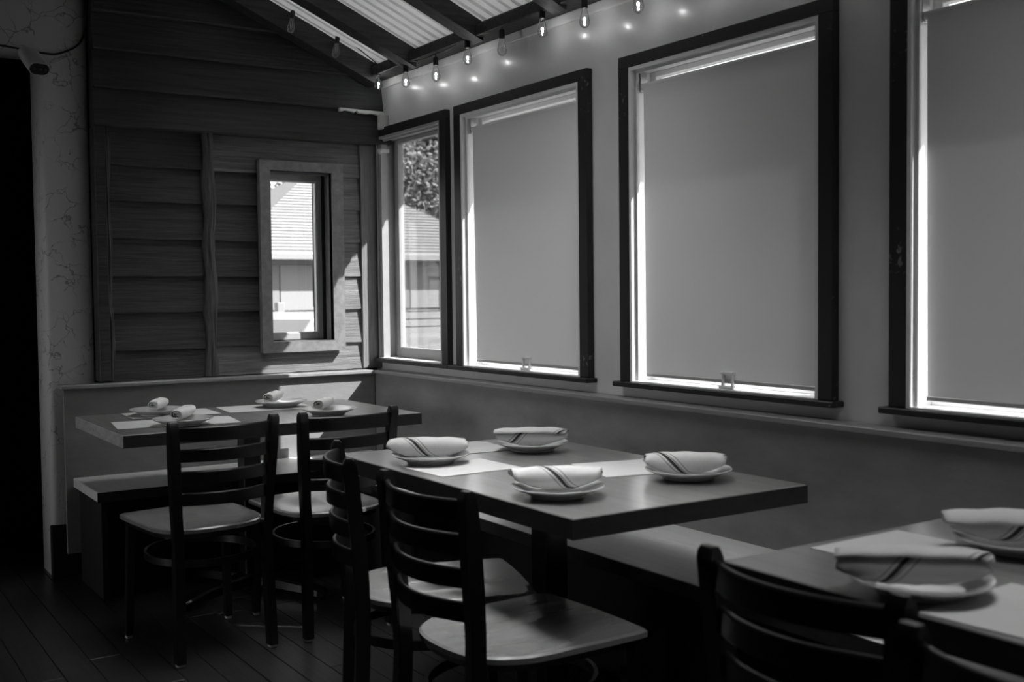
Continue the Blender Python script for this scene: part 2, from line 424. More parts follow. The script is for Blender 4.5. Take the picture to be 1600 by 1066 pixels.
# upper wide boards
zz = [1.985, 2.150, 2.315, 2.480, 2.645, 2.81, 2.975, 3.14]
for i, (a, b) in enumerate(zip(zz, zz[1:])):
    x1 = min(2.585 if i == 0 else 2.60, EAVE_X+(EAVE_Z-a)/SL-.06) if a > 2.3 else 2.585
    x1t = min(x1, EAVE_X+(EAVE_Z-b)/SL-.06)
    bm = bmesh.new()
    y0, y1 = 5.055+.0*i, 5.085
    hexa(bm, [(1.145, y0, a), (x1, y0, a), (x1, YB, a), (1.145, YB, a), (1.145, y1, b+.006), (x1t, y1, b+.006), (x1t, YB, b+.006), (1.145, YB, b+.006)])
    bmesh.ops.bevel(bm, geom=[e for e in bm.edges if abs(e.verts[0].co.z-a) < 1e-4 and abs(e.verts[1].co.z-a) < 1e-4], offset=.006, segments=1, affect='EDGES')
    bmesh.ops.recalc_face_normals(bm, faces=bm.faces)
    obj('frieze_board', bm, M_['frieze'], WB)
def rough_post(name, x0, x1, z0, z1, yf, m, amp):
    bm = bmesh.new(); n = 44; prev = None; ph = random.random()*9
    K = 9
    offs = [random.uniform(0, .009) for _ in range(K)]
    for i in range(n+1):
        z = z0+(z1-z0)*i/n; e0 = amp*math.sin(i*.55+ph)+random.uniform(-.3, .3)*amp; e1 = amp*math.sin(i*.37+ph*2)+random.uniform(-.3, .3)*amp
        pts = []
        for k in range(K):
            s = k/(K-1); x = (x0+e0)+(x1+e1-x0-e0)*s
            y = yf+.02*abs(2*s-1)**3+offs[k]*(.6+.4*math.sin(i*.3+k*2.3))
            pts.append((x, y, z))
        pts += [(x1+e1, YB-.02, z), (x0+e0, YB-.02, z)]
        q = [bm.verts.new(p) for p in pts]
        if prev:
            for k in range(len(q)): bm.faces.new((prev[k], prev[(k+1) % len(q)], q[(k+1) % len(q)], q[k]))
        else: bm.faces.new(q[::-1])
        prev = q
    bm.faces.new(prev); bmesh.ops.recalc_face_normals(bm, faces=bm.faces)
    return obj(name, bm, m, WB)
rough_post('live_edge_batten', 1.630, 1.682, .86, 1.985, 5.075, M_['bark'], .006)
rough_post('live_edge_batten', 1.186, 1.214, .86, 1.985, 5.085, M_['bark'], .004)
obj('corner_post', box(1.142, 1.190, 5.07, YB, .86, 1.985, bev=.004), M_['frieze'], WB)
obj('corner_board', box(2.432, 2.541, 5.110, YB, .86, 1.985, bev=.003), M_['sidtrim'], WB)
# torn pale strip showing between the wide boards near the corner
bm = bmesh.new(); prev = None
for i in range(23):
    s = i/22; x = 2.30+.285*s
    t = (.004+.012*random.random())*(1 if not 6 < i < 8 else .2)
    q = [bm.verts.new(p) for p in ((x, 5.050, 2.150-t-.012*s), (x, 5.050, 2.1515-.003*s), (x, 5.07, 2.1515-.003*s), (x, 5.07, 2.150-t-.012*s))]
    if prev:
        for k in range(4): bm.faces.new((prev[k], prev[(k+1) % 4], q[(k+1) % 4], q[k]))
    else: bm.faces.new(q)
    prev = q
bm.faces.new(prev); bmesh.ops.recalc_face_normals(bm, faces=bm.faces)
o = obj('torn_membrane_strip', bm, M_['white'], WB)
# back window
W = sempty('window_1')
ox0, ox1, oz0, oz1 = 1.893, 2.322, .958, 1.878
ix0, ix1, iz0, iz1 = 1.945, 2.262, 1.010, 1.832
yc0, yc1 = 5.075, 5.115
def prism4(q, y0, y1):
    bm = bmesh.new(); hexa(bm, [(q[0][0], y0, q[0][1]), (q[1][0], y0, q[1][1]), (q[1][0], y1, q[1][1]), (q[0][0], y1, q[0][1]),
                               (q[3][0], y0, q[3][1]), (q[2][0], y0, q[2][1]), (q[2][0], y1, q[2][1]), (q[3][0], y1, q[3][1])])
    bmesh.ops.recalc_face_normals(bm, faces=bm.faces); return bm
e = .0006
obj('casing', prism4([(ox0, oz1), (ox1, oz1), (ix1, iz1), (ix0, iz1)], yc0, yc1), M_['casew'], W)
obj('casing', prism4([(ox0, oz0), (ox1, oz0), (ix1, iz0), (ix0, iz0)], yc0, yc1), M_['casew'], W)
obj('casing', prism4([(ox0, oz0+e), (ix0, iz0+e), (ix0, iz1-e), (ox0, oz1-e)], yc0, yc1), M_['casew'], W)
obj('casing', prism4([(ox1, oz0+e), (ix1, iz0+e), (ix1, iz1-e), (ox1, oz1-e)], yc0, yc1), M_['casew'], W)
bm = bmesh.new()
bx(bm, ix0-.012, ix0, yc1-.03, 5.29, iz0, iz1); bx(bm, ix1, ix1+.012, yc1-.03, 5.29, iz0, iz1)
bx(bm, ix0-.012, ix1+.012, yc1-.03, 5.29, iz0-.012, iz0); bx(bm, ix0-.012, ix1+.012, yc1-.03, 5.29, iz1, iz1+.012)
obj('jamb_liner', bm, mat('raw_jamb_wood', .30, .6, .3, var=.2, scale=(40, 20, 6)), W)
bm = bmesh.new(); sw = .036
bx(bm, ix0, ix0+sw, 5.185, 5.225, iz0, iz1, bev=.003); bx(bm, ix1-sw, ix1, 5.185, 5.225, iz0, iz1, bev=.003)
bx(bm, ix0+sw, ix1-sw, 5.185, 5.225, iz0, iz0+sw, bev=.003); bx(bm, ix0+sw, ix1-sw, 5.185, 5.225, iz1-sw, iz1, bev=.003)
obj('sash_frame', bm, mat('sash_grey_vinyl', .34, .45, .4), W)
bm = bmesh.new(); q = .006
bx(bm, ix1-sw-q, ix1-sw, 5.19, 5.215, iz0+sw, iz1-sw); bx(bm, ix0+sw, ix0+sw+q, 5.19, 5.215, iz0+sw, iz1-sw)
bx(bm, ix0+sw+q, ix1-sw-q, 5.19, 5.215, iz0+sw, iz0+sw+q); bx(bm, ix0+sw+q, ix1-sw-q, 5.19, 5.215, iz1-sw-q, iz1-sw)
obj('glazing_bead', bm, M_['white'], W)
obj('glass_pane', box(ix0+sw+q, ix1-sw-q, 5.202, 5.206, iz0+sw+q, iz1-sw-q), M_['glass'], W)

# ------------------------------------------------------------------ stucco wall left of the siding, with a dark doorway
YS = 5.15
bm = bmesh.new()
pts = [(.945, -.1), (1.142, -.1), (1.142, 4.8), (-3.2, 4.8), (-3.2, 2.297), (.945, 2.297)]
fa = [bm.verts.new((x, YS, z)) for x, z in pts]; fb = [bm.verts.new((x, YS+.26, z)) for x, z in pts]
bm.faces.new(fa); bm.faces.new(fb[::-1])
for k in range(6): bm.faces.new((fa[k], fb[k], fb[(k+1) % 6], fa[(k+1) % 6]))
bmesh.ops.recalc_face_normals(bm, faces=bm.faces)
bmesh.ops.bevel(bm, geom=list(bm.edges), offset=.024, segments=3, affect='EDGES', profile=.5)
bx(bm, -3.2, -.35, YS, YS+.26, -.1, 2.26, bev=.012, seg=2)
struct(obj('wall_left', bm, M_['stucco'], smooth=True))
struct(obj('baseboard_left', box(.935, 1.15, YS-.015, YS+.02, 0, .235, bev=.004), M_['dark']))
bm = bmesh.new()
bx(bm, -3.3, 1.2, 6.35, 6.45, -.1, 2.66); bx(bm, 1.10, 1.20, 5.30, 6.4, -.1, 3.2); bx(bm, -3.3, 1.2, 5.42, 6.4, 2.6, 2.66)
struct(obj('wall_hall', bm, M_['dark']))
bm = bmesh.new()
bx(bm, -3.3, -3.2, -3.3, 6.4, -.1, 5.2); bx(bm, -3.3, 2.66, -3.3, -3.2, -.1, 5.2)
struct(obj('wall_rear', bm, M_['roomdark']))

# ------------------------------------------------------------------ roof: corrugated sheets, rafters, plate
CE = sempty('ceiling')
def zroof(x): return EAVE_Z+SL*(EAVE_X-x)
def corr(y0, y1):
    pitch, amp = .066, .008
    N = int((y1-y0)/pitch*12); bm = bmesh.new()
    xa, xb = 3.015, -3.3
    rows_ = []
    for top in (0, 1):
        for x in (xa, xb):
            rr = []
            for i in range(N+1):
                y = y0+(y1-y0)*i/N
                ph = (y/pitch) % 1; c = -1 if ph < .70 else (1 if .76 < ph < .94 else 0)
                rr.append(bm.verts.new((x, y, zroof(x)+amp+amp*c+.0012*top)))
            rows_.append(rr)
    for i in range(N):
        bm.faces.new((rows_[0][i], rows_[1][i], rows_[1][i+1], rows_[0][i+1]))
        bm.faces.new((rows_[2][i], rows_[2][i+1], rows_[3][i+1], rows_[3][i]))
        bm.faces.new((rows_[0][i], rows_[0][i+1], rows_[2][i+1], rows_[2][i]))
    return obj('corrugated_sheet', bm, M_['sheet'], CE)
yy = -3.3
while yy < 5.3:
    corr(yy, min(yy+.8125, 5.42)); yy += .8125
def rafter(y0, y1, dep):
    bm = bmesh.new(); xa, xb = 2.466, -3.2
    hexa(bm, [(xb, y0, zroof(xb)-dep), (xa, y0, zroof(xa)-dep), (xa, y1, zroof(xa)-dep), (xb, y1, zroof(xb)-dep),
              (xb, y0, zroof(xb)-.001), (xa, y0, zroof(xa)-.001), (xa, y1, zroof(xa)-.001), (xb, y1, zroof(xb)-.001)])
    obj('rafter', bm, M_['rafter'], CE)
for k in range(13):
    y = 4.565-.59*k
    if k == 0: rafter(4.565, 4.655, .085)
    else: rafter(y, y+.085, .08)
rafter(4.965, 5.055, .10)
bm = bmesh.new(); xa, xb = 1.52, -3.2
hexa(bm, [(xb, -3.3, zroof(xb)-.12), (xa, -3.3, zroof(xa)-.12), (xa, 5.05, zroof(xa)-.12), (xb, 5.05, zroof(xb)-.12),
          (xb, -3.3, zroof(xb)-.10), (xa, -3.3, zroof(xa)-.10), (xa, 5.05, zroof(xa)-.10), (xb, 5.05, zroof(xb)-.10)])
obj('roof_light_block', bm, M_['rafter'], CE)  # added out of view to hold back light from the roof sheets
# wall plate and blocking at the eave
bm = bmesh.new(); bx(bm, 2.43, 2.56, -3.2, 5.06, 2.30, 2.348, bev=.004)
obj('wall_plate', bm, M_['rafter'], CE)
ylist = [4.965]+[4.565-.59*k for k in range(12)]
for k in range(len(ylist)-1):
    b_ = ylist[k]; a_ = ylist[k+1]+(.09 if k == 0 else .085)
    if k == 0: a_ = 4.655
    bm = bmesh.new(); hexa(bm, [(2.47, a_, 2.348), (2.50, a_, 2.348), (2.50, b_, 2.348), (2.47, b_, 2.348),
                               (2.45, a_, zroof(2.47)-.002), (2.50, a_, zroof(2.50)-.002), (2.50, b_, zroof(2.50)-.002), (2.45, b_, zroof(2.47)-.002)])
    obj('blocking', bm, M_['rafter'], CE)

# ------------------------------------------------------------------ benches
B = thing('banquette_bench', 'pale wooden bench with plywood back along the dark boarded back wall', 'bench', (1.75, 4.83, 0))
def at(b, o): b.matrix_parent_inverse = Matrix.Translation(-Vector(o.location)); return b
def part(name, bm, m, root, smooth=False): return at(obj(name, bm, m, root, smooth), root)
part('front_shade_strip', box(1.015, 1.992, 4.605, 4.61, .409, .449), M_['tedge'], B)  # added dark strip: shade on the bench front put into colour
part('seat_board', box(1.015, 2.44, 4.61, 5.055, .410, .45, bev=.003), M_['seatw'], B)
part('back_panel', box(.985, 2.468, 5.055, 5.075, .12, .838, bev=.001), M_['panel'], B)
part('ledge_cap', box(.97, 2.455, 5.025, 5.117, .838, .855, bev=.003), M_['ledge'], B)
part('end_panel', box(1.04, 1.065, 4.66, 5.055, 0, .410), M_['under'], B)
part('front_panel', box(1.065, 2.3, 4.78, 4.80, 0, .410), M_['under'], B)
B = thing('banquette_bench', 'long pale bench with plywood back running under the row of windows', 'bench', (2.2, 2.0, 0))
part('front_shade_strip', box(1.993, 1.998, -2.2, 4.604, .409, .449), M_['tedge'], B)  # same added strip, painting the shaded front of the window bench
part('seat_board', box(1.998, 2.47, -2.2, 4.607, .410, .45, bev=.003), M_['seatw'], B)
part('back_panel', box(2.470, 2.490, -2.2, 5.054, .12, .838, bev=.001), M_['panel'], B)
part('ledge_cap', box(2.448, 2.536, -2.2, 5.022, .838, .855, bev=.003), M_['ledge'], B)
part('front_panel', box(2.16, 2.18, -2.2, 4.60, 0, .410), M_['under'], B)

# ------------------------------------------------------------------ tables
def table(x0, x1, y0, y1, rot, label, light_end=False):
    T = thing('dining_table', label, 'table', ((x0+x1)/2, (y0+y1)/2, 0), 0, 'wooden pedestal tables')
    hx, hy = (x1-x0)/2, (y1-y0)/2
    obj('table_top', box(-hx+.003, hx-.003, -hy+.003, hy-.003, .690, .735, bev=.0015), M_['table'], T)
    bm = bmesh.new()
    bx(bm, -hx, hx, -hy, -hy+.003, .688, .733); bx(bm, -hx, hx, hy-.003, hy, .688, .733); bx(bm, hx-.003, hx, -hy+.003, hy-.003, .688, .733)
    obj('edge_band', bm, M_['tedge'], T)
    obj('edge_band', box(-hx, -hx+.003, -hy+.003, hy-.003, .688, .733), M_['tedgel'] if light_end else M_['tedge'], T)
    obj('top_plate', box(-.19, .19, -.19, .19, .675, .690, bev=.004), M_['black'], T)
    obj('column', box(-.038, .038, -.038, .038, .05, .675, bev=.004), M_['black'], T)
    for k in range(4):
        a = rot+k*PI/2; d = Vector((math.cos(a), math.sin(a), 0)); n = Vector((-d.y, d.x, 0))
        bm = bmesh.new(); prev = None
        for rr, wd, zt, zb in ((.02, .038, .075, .03), (.15, .034, .07, .028), (.30, .030, .058, .022), (.37, .030, .046, .016), (.395, .022, .036, .016), (.405, .010, .028, .018)):
            c = d*rr
            q = [bm.verts.new(c+n*wd*s+Vector((0, 0, z))) for s, z in ((-1, zb), (1, zb), (1, zt-.008), (.7, zt), (-.7, zt), (-1, zt-.008))]
            if prev:
                for i in range(6): bm.faces.new((prev[i], prev[(i+1) % 6], q[(i+1) % 6], q[i]))
            else: bm.faces.new(q[::-1])
            prev = q
        bm.faces.new(prev); bmesh.ops.recalc_face_normals(bm, faces=bm.faces)
        ft = obj('base_foot', bm, M_['black'], T)
        bm = lathe(bmesh.new(), [(.016, 0), (.018, .006), (.010, .010), (.010, .022)], 12, c=d*.37)
        obj('leveller', bm, M_['sock'], ft)
    return T
table(.995, 2.210, 4.088, 4.885, math.radians(-62), 'far wooden table by the back wall with small white napkin rolls', True)
table(1.423, 2.165, 1.946, 3.19, math.radians(45), 'middle wooden table under the windows with four folded striped napkins')
table(1.423, 2.155, .26, 1.490, math.radians(45), 'nearest wooden table, cut off at the lower right of the photo')

# ------------------------------------------------------------------ chairs
def make_chair(label):
    C = thing('ladder_back_chair', label, 'chair', (0, 0, 0), 0, 'black ladder back chairs')
    # local: +Y forward, rear leg line at y=0, x across
    topz = .822
    def postx(z): return .158+.022*max(0, (z-.40)/.42)+.008*max(0, (.40-z)/.4)
    def posty(z): return -.032*max(0, (z-.45)/.37)**1.3-.015*max(0, (.40-z)/.4)
    for s in (-1, 1):
        bm = bmesh.new(); prev = None
        levels = [0.012, .2, .40, .50, .60, .70, .78, .803, .815, topz]
        for i, z in enumerate(levels):
            hy = .0185 if z < .79 else {.803: .0175, .815: .013}.get(z, .007)
            hx = .0165 if z > .3 else .0155
            if z == topz: hx = .0145
            cx, cy = s*postx(z), posty(z)
            q = [bm.verts.new((cx+a*hx, cy+b*hy, z)) for a, b in ((-1, -1), (1, -1), (1, 1), (-1, 1))]
            if prev:
                for k in range(4): bm.faces.new((prev[k], prev[(k+1) % 4], q[(k+1) % 4], q[k]))
            else: bm.faces.new(q[::-1])
            prev = q
        bm.faces.new(prev)
        bmesh.ops.bevel(bm, geom=[e for e in bm.edges if abs((e.verts[0].co-e.verts[1].co).z) > .004 and abs((e.verts[0].co-e.verts[1].co).normalized().z) > .7], offset=.003, segments=2, affect='EDGES')
        bmesh.ops.recalc_face_normals(bm, faces=bm.faces)
        p = obj('rear_post', bm, M_['black'], C, smooth=True)
        obj('glide', box(s*postx(0)-.013, s*postx(0)+.013, -.028, -.002, 0, .013, bev=.003), M_['plastic'], p)
        # front leg
        bm = bmesh.new(); prev = None
        for z in (.012, .2, .425):
            cx = s*(.178+.012*(1-z/.43)); cy = .40+.015*(1-z/.43); h = .0125+.002*z
            q = [bm.verts.new((cx+a*h, cy+b*h, z)) for a, b in ((-1, -1), (1, -1), (1, 1), (-1, 1))]
            if prev:
                for k in range(4): bm.faces.new((prev[k], prev[(k+1) % 4], q[(k+1) % 4], q[k]))
            else: bm.faces.new(q[::-1])
            prev = q
        bm.faces.new(prev); bmesh.ops.recalc_face_normals(bm, faces=bm.faces)
        p = obj('front_leg', bm, M_['black'], C)
        obj('glide', box(s*.19-.011, s*.19+.011, .404, .426, 0, .013, bev=.003), M_['plastic'], p)
    # slats, bowed backward
    for zt, hgt in ((.802, .046), (.728, .043), (.654, .043), (.580, .043)):
        bm = bmesh.new(); N = 18; rings = []
        zc = zt-hgt/2
        X = postx(zc)-.006
        for i in range(N+1):
            s = -1+2*i/N; x = X*s; y = posty(zc)-.050*(1-s*s)
            arch = .006*(1-s*s)
            tn = Vector((1, .050*2*s/X, 0)).normalized(); nn = Vector((-tn.y, tn.x, 0))
            th = .006
            prof = [(-th, -hgt/2), (th, -hgt/2), (th, hgt/2-.004), (th*.5, hgt/2), (-th*.5, hgt/2), (-th, hgt/2-.004)]
            rings.append([bm.verts.new(Vector((x, y, zc+zz_+arch*0))+nn*a) for a, zz_ in prof])
        for a, b in zip(rings, rings[1:]):
            for k in range(6): bm.faces.new((a[k], a[(k+1) % 6], b[(k+1) % 6], b[k]))
        bm.faces.new(rings[0][::-1]); bm.faces.new(rings[-1]); bmesh.ops.recalc_face_normals(bm, faces=bm.faces)
        obj('slat', bm, M_['black'], C, smooth=True)
    # seat: rounded at the rear, square front corners, saddle hollow
    def outline(k):
        pts = []
        hw, yf, yr = .205*k, .225*k, -.225*k
        for i in range(41):
            a = PI+PI*i/40
            cx = math.copysign(abs(math.cos(a))**.75, math.cos(a)); sy = -abs(math.sin(a))**.75
            pts.append((hw*cx*.98, -.02*k+sy*(.205*k)))
        for x, y in ((hw, .08*k), (hw*1.0, .19*k), (hw*.985, .218*k), (hw*.93, yf), (hw*.5, yf+.006*k), (0, yf+.008*k), (-hw*.5, yf+.006*k), (-hw*.93, yf), (-hw*.985, .218*k), (-hw, .19*k), (-hw, .08*k)):
            pts.append((x, y))
        return pts
    oc = .225; bm = bmesh.new()
    ks = [1.0, 1.0, .975, .9, .78, .62, .45, .28, .12]
    rings = []
    def sad(x, y):
        d = .010*math.exp(-((abs(x)-.085)/.065)**2-((y+.03)/.10)**2)
        return -d+.004*math.exp(-(x/.03)**2-((y-.12)/.08)**2)
    for i, k in enumerate(ks):
        z0 = [.434, .446, .4510][i] if i < 3 else .4515
        rings.append([bm.verts.new((x, y+oc, z0+(sad(x, y) if i > 1 else 0))) for x, y in outline(k)])
    n = len(rings[0])
    for a, b in zip(rings, rings[1:]):
        for i in range(n): bm.faces.new((a[i], a[(i+1) % n], b[(i+1) % n], b[i]))
    c = bm.verts.new((0, oc, .4515+sad(0, 0)))
    for i in range(n): bm.faces.new((rings[-1][i], rings[-1][(i+1) % n], c))
    bm.faces.new(rings[0][::-1]); bmesh.ops.recalc_face_normals(bm, faces=bm.faces)
    obj('seat', bm, M_['seat'], C, smooth=True)
    bm = bmesh.new()
    ra = [bm.verts.new((x, y+oc, .414)) for x, y in outline(.93)]; rb = [bm.verts.new((x, y+oc, .435)) for x, y in outline(.95)]
    for i in range(n): bm.faces.new((ra[i], ra[(i+1) % n], rb[(i+1) % n], rb[i]))
    bm.faces.new(ra[::-1]); bm.faces.new(rb); bmesh.ops.recalc_face_normals(bm, faces=bm.faces)
    obj('seat_frame', bm, M_['black'], C, smooth=True)
    # hoop brace under the seat
    bm = bmesh.new(); rings = []
    for i in range(36):
        a = 2*PI*i/36; ca, sa = math.cos(a), math.sin(a)
        rings.append([bm.verts.new((ca*(.185+t), .20+sa*(.205+t), z)) for t, z in ((-.005, .318), (.005, .318), (.005, .343), (-.005, .343))])
    for i in range(36):
        a, b = rings[i], rings[(i+1) % 36]
        for k in range(4): bm.faces.new((a[k], a[(k+1) % 4], b[(k+1) % 4], b[k]))
    bmesh.ops.recalc_face_normals(bm, faces=bm.faces)
    obj('hoop_brace', bm, M_['black'], C, smooth=True)
    return C
spots = [  # top centre, heading (deg, 0 = +Y)
 ((1.222, 3.654), 4.8, 'black ladder back chair at the far table, left of its neighbour, dark seat'),
 ((1.680, 3.655), 1.5, 'black ladder back chair at the far table, the right one with a sunlit seat'),
 ((1.225, 2.712), -109.5, 'black ladder back chair turned askew at the middle table, behind another chair'),
 ((1.160, 2.145), -88.6, 'black ladder back chair at the middle table, in front with round glossy seat'),
 ((1.232, 1.130), -88.6, 'black ladder back chair at the nearest table, complete top rail showing'),
 ((1.145, .680), -88.0, 'black ladder back chair cut off by the lower right corner of the photo')]
ch0 = None
for (x, y), ang, lab in spots:
    a = math.radians(ang); fw = Vector((-math.sin(a), math.cos(a)))
    loc = (x+fw.x*.032, y+fw.y*.032, 0)
    if ch0 is None:
        ch0 = make_chair(lab); ch0.location = loc; ch0.rotation_euler = (0, 0, a)
    else: dup(ch0, loc, a, lab)

# ------------------------------------------------------------------ plates, napkins, placemats
TZ = .735
mats_ = [  # cx, cy, sx, sy, rot, label
 (1.270, 4.385, .46, .26, -8, 'paper placemat at the left front of the far table'),
 (1.345, 4.715, .36, .25, -3, 'paper placemat at the left rear of the far table by the wall'),
 (1.765, 4.715, .38, .27, -6, 'paper placemat at the right rear of the far table'),
 (1.597, 2.715, .265, .215, 2, 'paper placemat at the left of the middle table, near the chairs'),
 (1.810, 3.040, .235, .215, -6, 'paper placemat at the far end of the middle table'),
 (1.960, 2.43, .225, .25, -14, 'paper placemat on the window side of the middle table'),
 (1.762, 1.350, .265, .22, 1, 'paper placemat at the far end of the nearest table'),
 (1.575, .965, .27, .225, 4, 'paper placemat at the front edge of the nearest table')]
mz = TZ+.0006
for i, (cx, cy, sx, sy, rt, lab) in enumerate(mats_):
    o = obj('placemat', box(-sx/2, sx/2, -sy/2, sy/2, 0, .0012), M_['paper'], loc=(cx, cy, mz if i != 1 else mz+.0014), rotz=math.radians(rt))
    tag(o, lab, 'placemat', 'paper placemats on the tables')
def make_plate(label):
    P = thing('plate', label, 'plate', (0, 0, 0), 0, 'dinner plates on the tables')
    prof = [(.001, .004), (.060, .004), (.064, 0), (.068, 0), (.070, .005), (.098, .017), (.1135, .0235), (.1150, .0255), (.1135, .0275), (.097, .0225), (.074, .0110), (.066, .0085), (.001, .0080)]
    bm = lathe(bmesh.new(), prof, 48); bmesh.ops.recalc_face_normals(bm, faces=bm.faces)
    obj('dish', bm, M_['plate'], P, smooth=True)
    return P
def napkin(label, L, ra, rb, turns, seed, stagger, phase, fac=1.0, off=0., sgn=1, m='cloth'):
    rnd = random.Random(seed)
    me_v = []; bm = bmesh.new(); uvl = bm.loops.layers.uv.new('UVMap')
    N = int(turns*26); K = 18; r0 = .22
    grid = []; arc = 0; prevp = None
    for i in range(N+1):
        th = phase+2*PI*turns*i/N; rr = r0+(1-r0)*i/N
        c, s = math.cos(th), math.sin(th)
        p = Vector((ra*rr*math.copysign(abs(c)**.85, c), rb*rr*math.copysign(abs(s)**.85, s)))
        if prevp is not None: arc += (p-prevp).length
        prevp = p
        half0 = L/2-stagger*(1-i/N)*.35-.010*(1+math.sin(th*1.0+seed))*.6
        half1 = L/2-stagger*(1-i/N)*.25-.012*(1+math.cos(th*1.3+seed))*.6
        low = max(0, -s); half0 -= fac*.055*low; half1 -= fac*.055*low
        row = []
        for k in range(K+1):
            t = k/K; x = -half0+(half0+half1)*t
            bulge = 1-.10*abs(2*t-1)**2+.02*math.sin(t*7+seed)
            wz = .0011*math.sin(t*19+i*.3+seed)
            row.append((bm.verts.new((x, p.x*bulge, p.y*bulge*(1-.12*abs(2*t-1)**3)+wz*rr)), (x+off, arc*sgn)))
        grid.append(row)
    for i in range(N):
        for k in range(K):
            q = (grid[i][k], grid[i+1][k], grid[i+1][k+1], grid[i][k+1])
            fc = bm.faces.new([a[0] for a in q])
            for lp, a in zip(fc.loops, q): lp[uvl].uv = a[1]
    bmesh.ops.recalc_face_normals(bm, faces=bm.faces)
    me = bpy.data.meshes.new('napkin'); bm.to_mesh(me); bm.free(); me.materials.append(M_[m])
    for p in me.polygons: p.use_smooth = True
    o = bpy.data.objects.new('napkin', me); COL.objects.link(o)
    md = o.modifiers.new('thickness', 'SOLIDIFY'); md.thickness = .0028; md.offset = -1
    o['group'] = 'rolled cloth napkins on the plates'
    return o
sets = [  # plate xy, plate label, napkin centre xy, angle, L, ra, rb, label
 ((1.285, 4.690), 'plate at the left rear of the far table against the wall', (1.285, 4.690), 62, .21, .0270, .0235, 'white napkin roll, leftmost and furthest back on the far table'),
 ((1.262, 4.265), 'plate at the left front of the far table', (1.262, 4.265), 60, .24, .0285, .0245, 'long white napkin roll in front on the far table, open end showing'),
 ((1.832, 4.700), 'plate at the right rear of the far table, half in sunlight', (1.790, 4.690), 52, .19, .0285, .0245, 'white napkin roll on the sunlit rear plate of the far table'),
 ((1.862, 4.250), 'plate at the right front of the far table behind a chair', (1.845, 4.262), 50, .19, .0285, .0245, 'white napkin roll at the right front of the far table, pointed end'),
 ((1.568, 2.850), 'plate on the left of the middle table, furthest from camera', (1.572, 2.870), -34.5, .252, .042, .0345, 'striped napkin on the left rear plate of the middle table'),
 ((1.950, 2.880), 'plate on the window side of the middle table, rear one', (1.936, 2.862), -37.5, .235, .039, .0330, 'striped napkin on the rear window side plate of the middle table'),
 ((1.556, 2.190), 'plate nearest the front corner of the middle table', (1.556, 2.195), -33, .236, .042, .0345, 'striped napkin at the front corner of the middle table with frayed folds'),
 ((1.985, 2.195), 'plate on the window side of the middle table, nearer one', (1.972, 2.195), -38, .236, .040, .0335, 'striped napkin at the right end of the middle table'),
 ((1.530, 1.137), 'plate in the foreground on the nearest table', (1.506, 1.140), -42, .250, .042, .0345, 'striped napkin largest in view on the nearest table'),
 ((1.925, 1.215), 'plate at the right edge of the photo on the nearest table', (1.915, 1.225), -44, .250, .042, .0345, 'striped napkin cut off by the right edge of the photo')]
pl0 = None
for i, (pxy, plab, nxy, ang, L, ra, rb, nlab) in enumerate(sets):
    z = TZ+.0035 if i < 4 else TZ+.0022
    if pl0 is None:
        pl0 = make_plate(plab); pl0.location = (pxy[0], pxy[1], z)
    else: dup(pl0, (pxy[0], pxy[1], z), 0, plab)
    big = i >= 4
    nk = napkin(nlab, L, ra, rb, 3.0 if big else 2.6, i*1.7+.3, .05 if big else .03, [.4, .9, 1.6, 2.2, .2, 2.6, .5, .1, 2.4, 2.9][i], 1.0 if big else .15, [0, 0, 0, 0, .17, .28, .13, .17, .24, .22][i], [1, 1, 1, 1, -1, 1, -1, -1, 1, 1][i], 'cloth' if big else 'plain')
    nk.location = (nxy[0], nxy[1], z+(.0120 if big else .0265)+rb-.0015)
    nk.rotation_euler = (0, 0, math.radians(ang)); nk['label'] = nlab; nk['category'] = 'napkin'

# ------------------------------------------------------------------ string lights along the eave
SLT = thing('string_lights', 'string of small filament bulbs hung along the eave above the windows', 'string lights', (2.44, 4.0, 2.32))
bulbs = [(2.44, 4.905, 2.265, 1), (2.44, 4.622, 2.232, 1), (2.44, 4.336, 2.213, 1), (2.44, 4.062, 2.237, 1), (2.44, 3.792, 2.226, 0),
         (2.44, 3.507, 2.243, 1), (2.44, 3.240, 2.224, 1), (2.44, 2.939, 2.212, 1), (2.44, 2.65, 2.225, 1), (2.44, 2.36, 2.22, 1), (2.44, 2.07, 2.22, 1)]
gable = [(2.236, 4.93, 2.402, 0), (2.012, 4.93, 2.492, 0)]
wire_pts = []
first = None
for j, (x, y, z, on) in enumerate(gable[::-1]+bulbs):
    prof_s = [(.0095, -.004), (.012, -.002), (.0115, .026), (.009, .031), (.004, .033)]
    zs = z+.034
    bm = lathe(bmesh.new(), prof_s, 14); 
    sk = obj('socket', bm, M_['sock'], SLT, smooth=True); sk.location = (x, y, zs)
    sk.matrix_parent_inverse = Matrix.Translation(-Vector(SLT.location))
    bp = [(.0085, 0), (.0105, -.010), (.0155, -.028), (.0195, -.045), (.0200, -.054), (.0175, -.064), (.010, -.072), (.003, -.0745)]
    bb = obj('bulb', lathe(bmesh.new(), bp[::-1], 16), M_['bulb'], sk, smooth=True)
    bm = bmesh.new()
    if on:
        bmesh.ops.create_icosphere(bm, subdivisions=2, radius=.0047, matrix=Matrix.Translation((0, 0, -.043)) @ Matrix.Diagonal((1, 1, 1.5, 1)))
    else:
        for s in (-1, 1): tube(bm, [(s*.003, 0, -.002), (s*.005, 0, -.03), (s*.003, 0, -.055)], .0006, 5)
    obj('filament', bm, M_['fil'] if on else M_['filoff'], sk, smooth=True)
    tube(bm2 := bmesh.new(), [(0, 0, .032), (0, 0, .048)], .003, 6)
    obj('socket_neck', bm2, M_['sock'], sk)
    if j < 2:
        sk.rotation_euler = (0, math.radians(8), 0)
    wire_pts.append(Vector((x, y, zs+.048)))
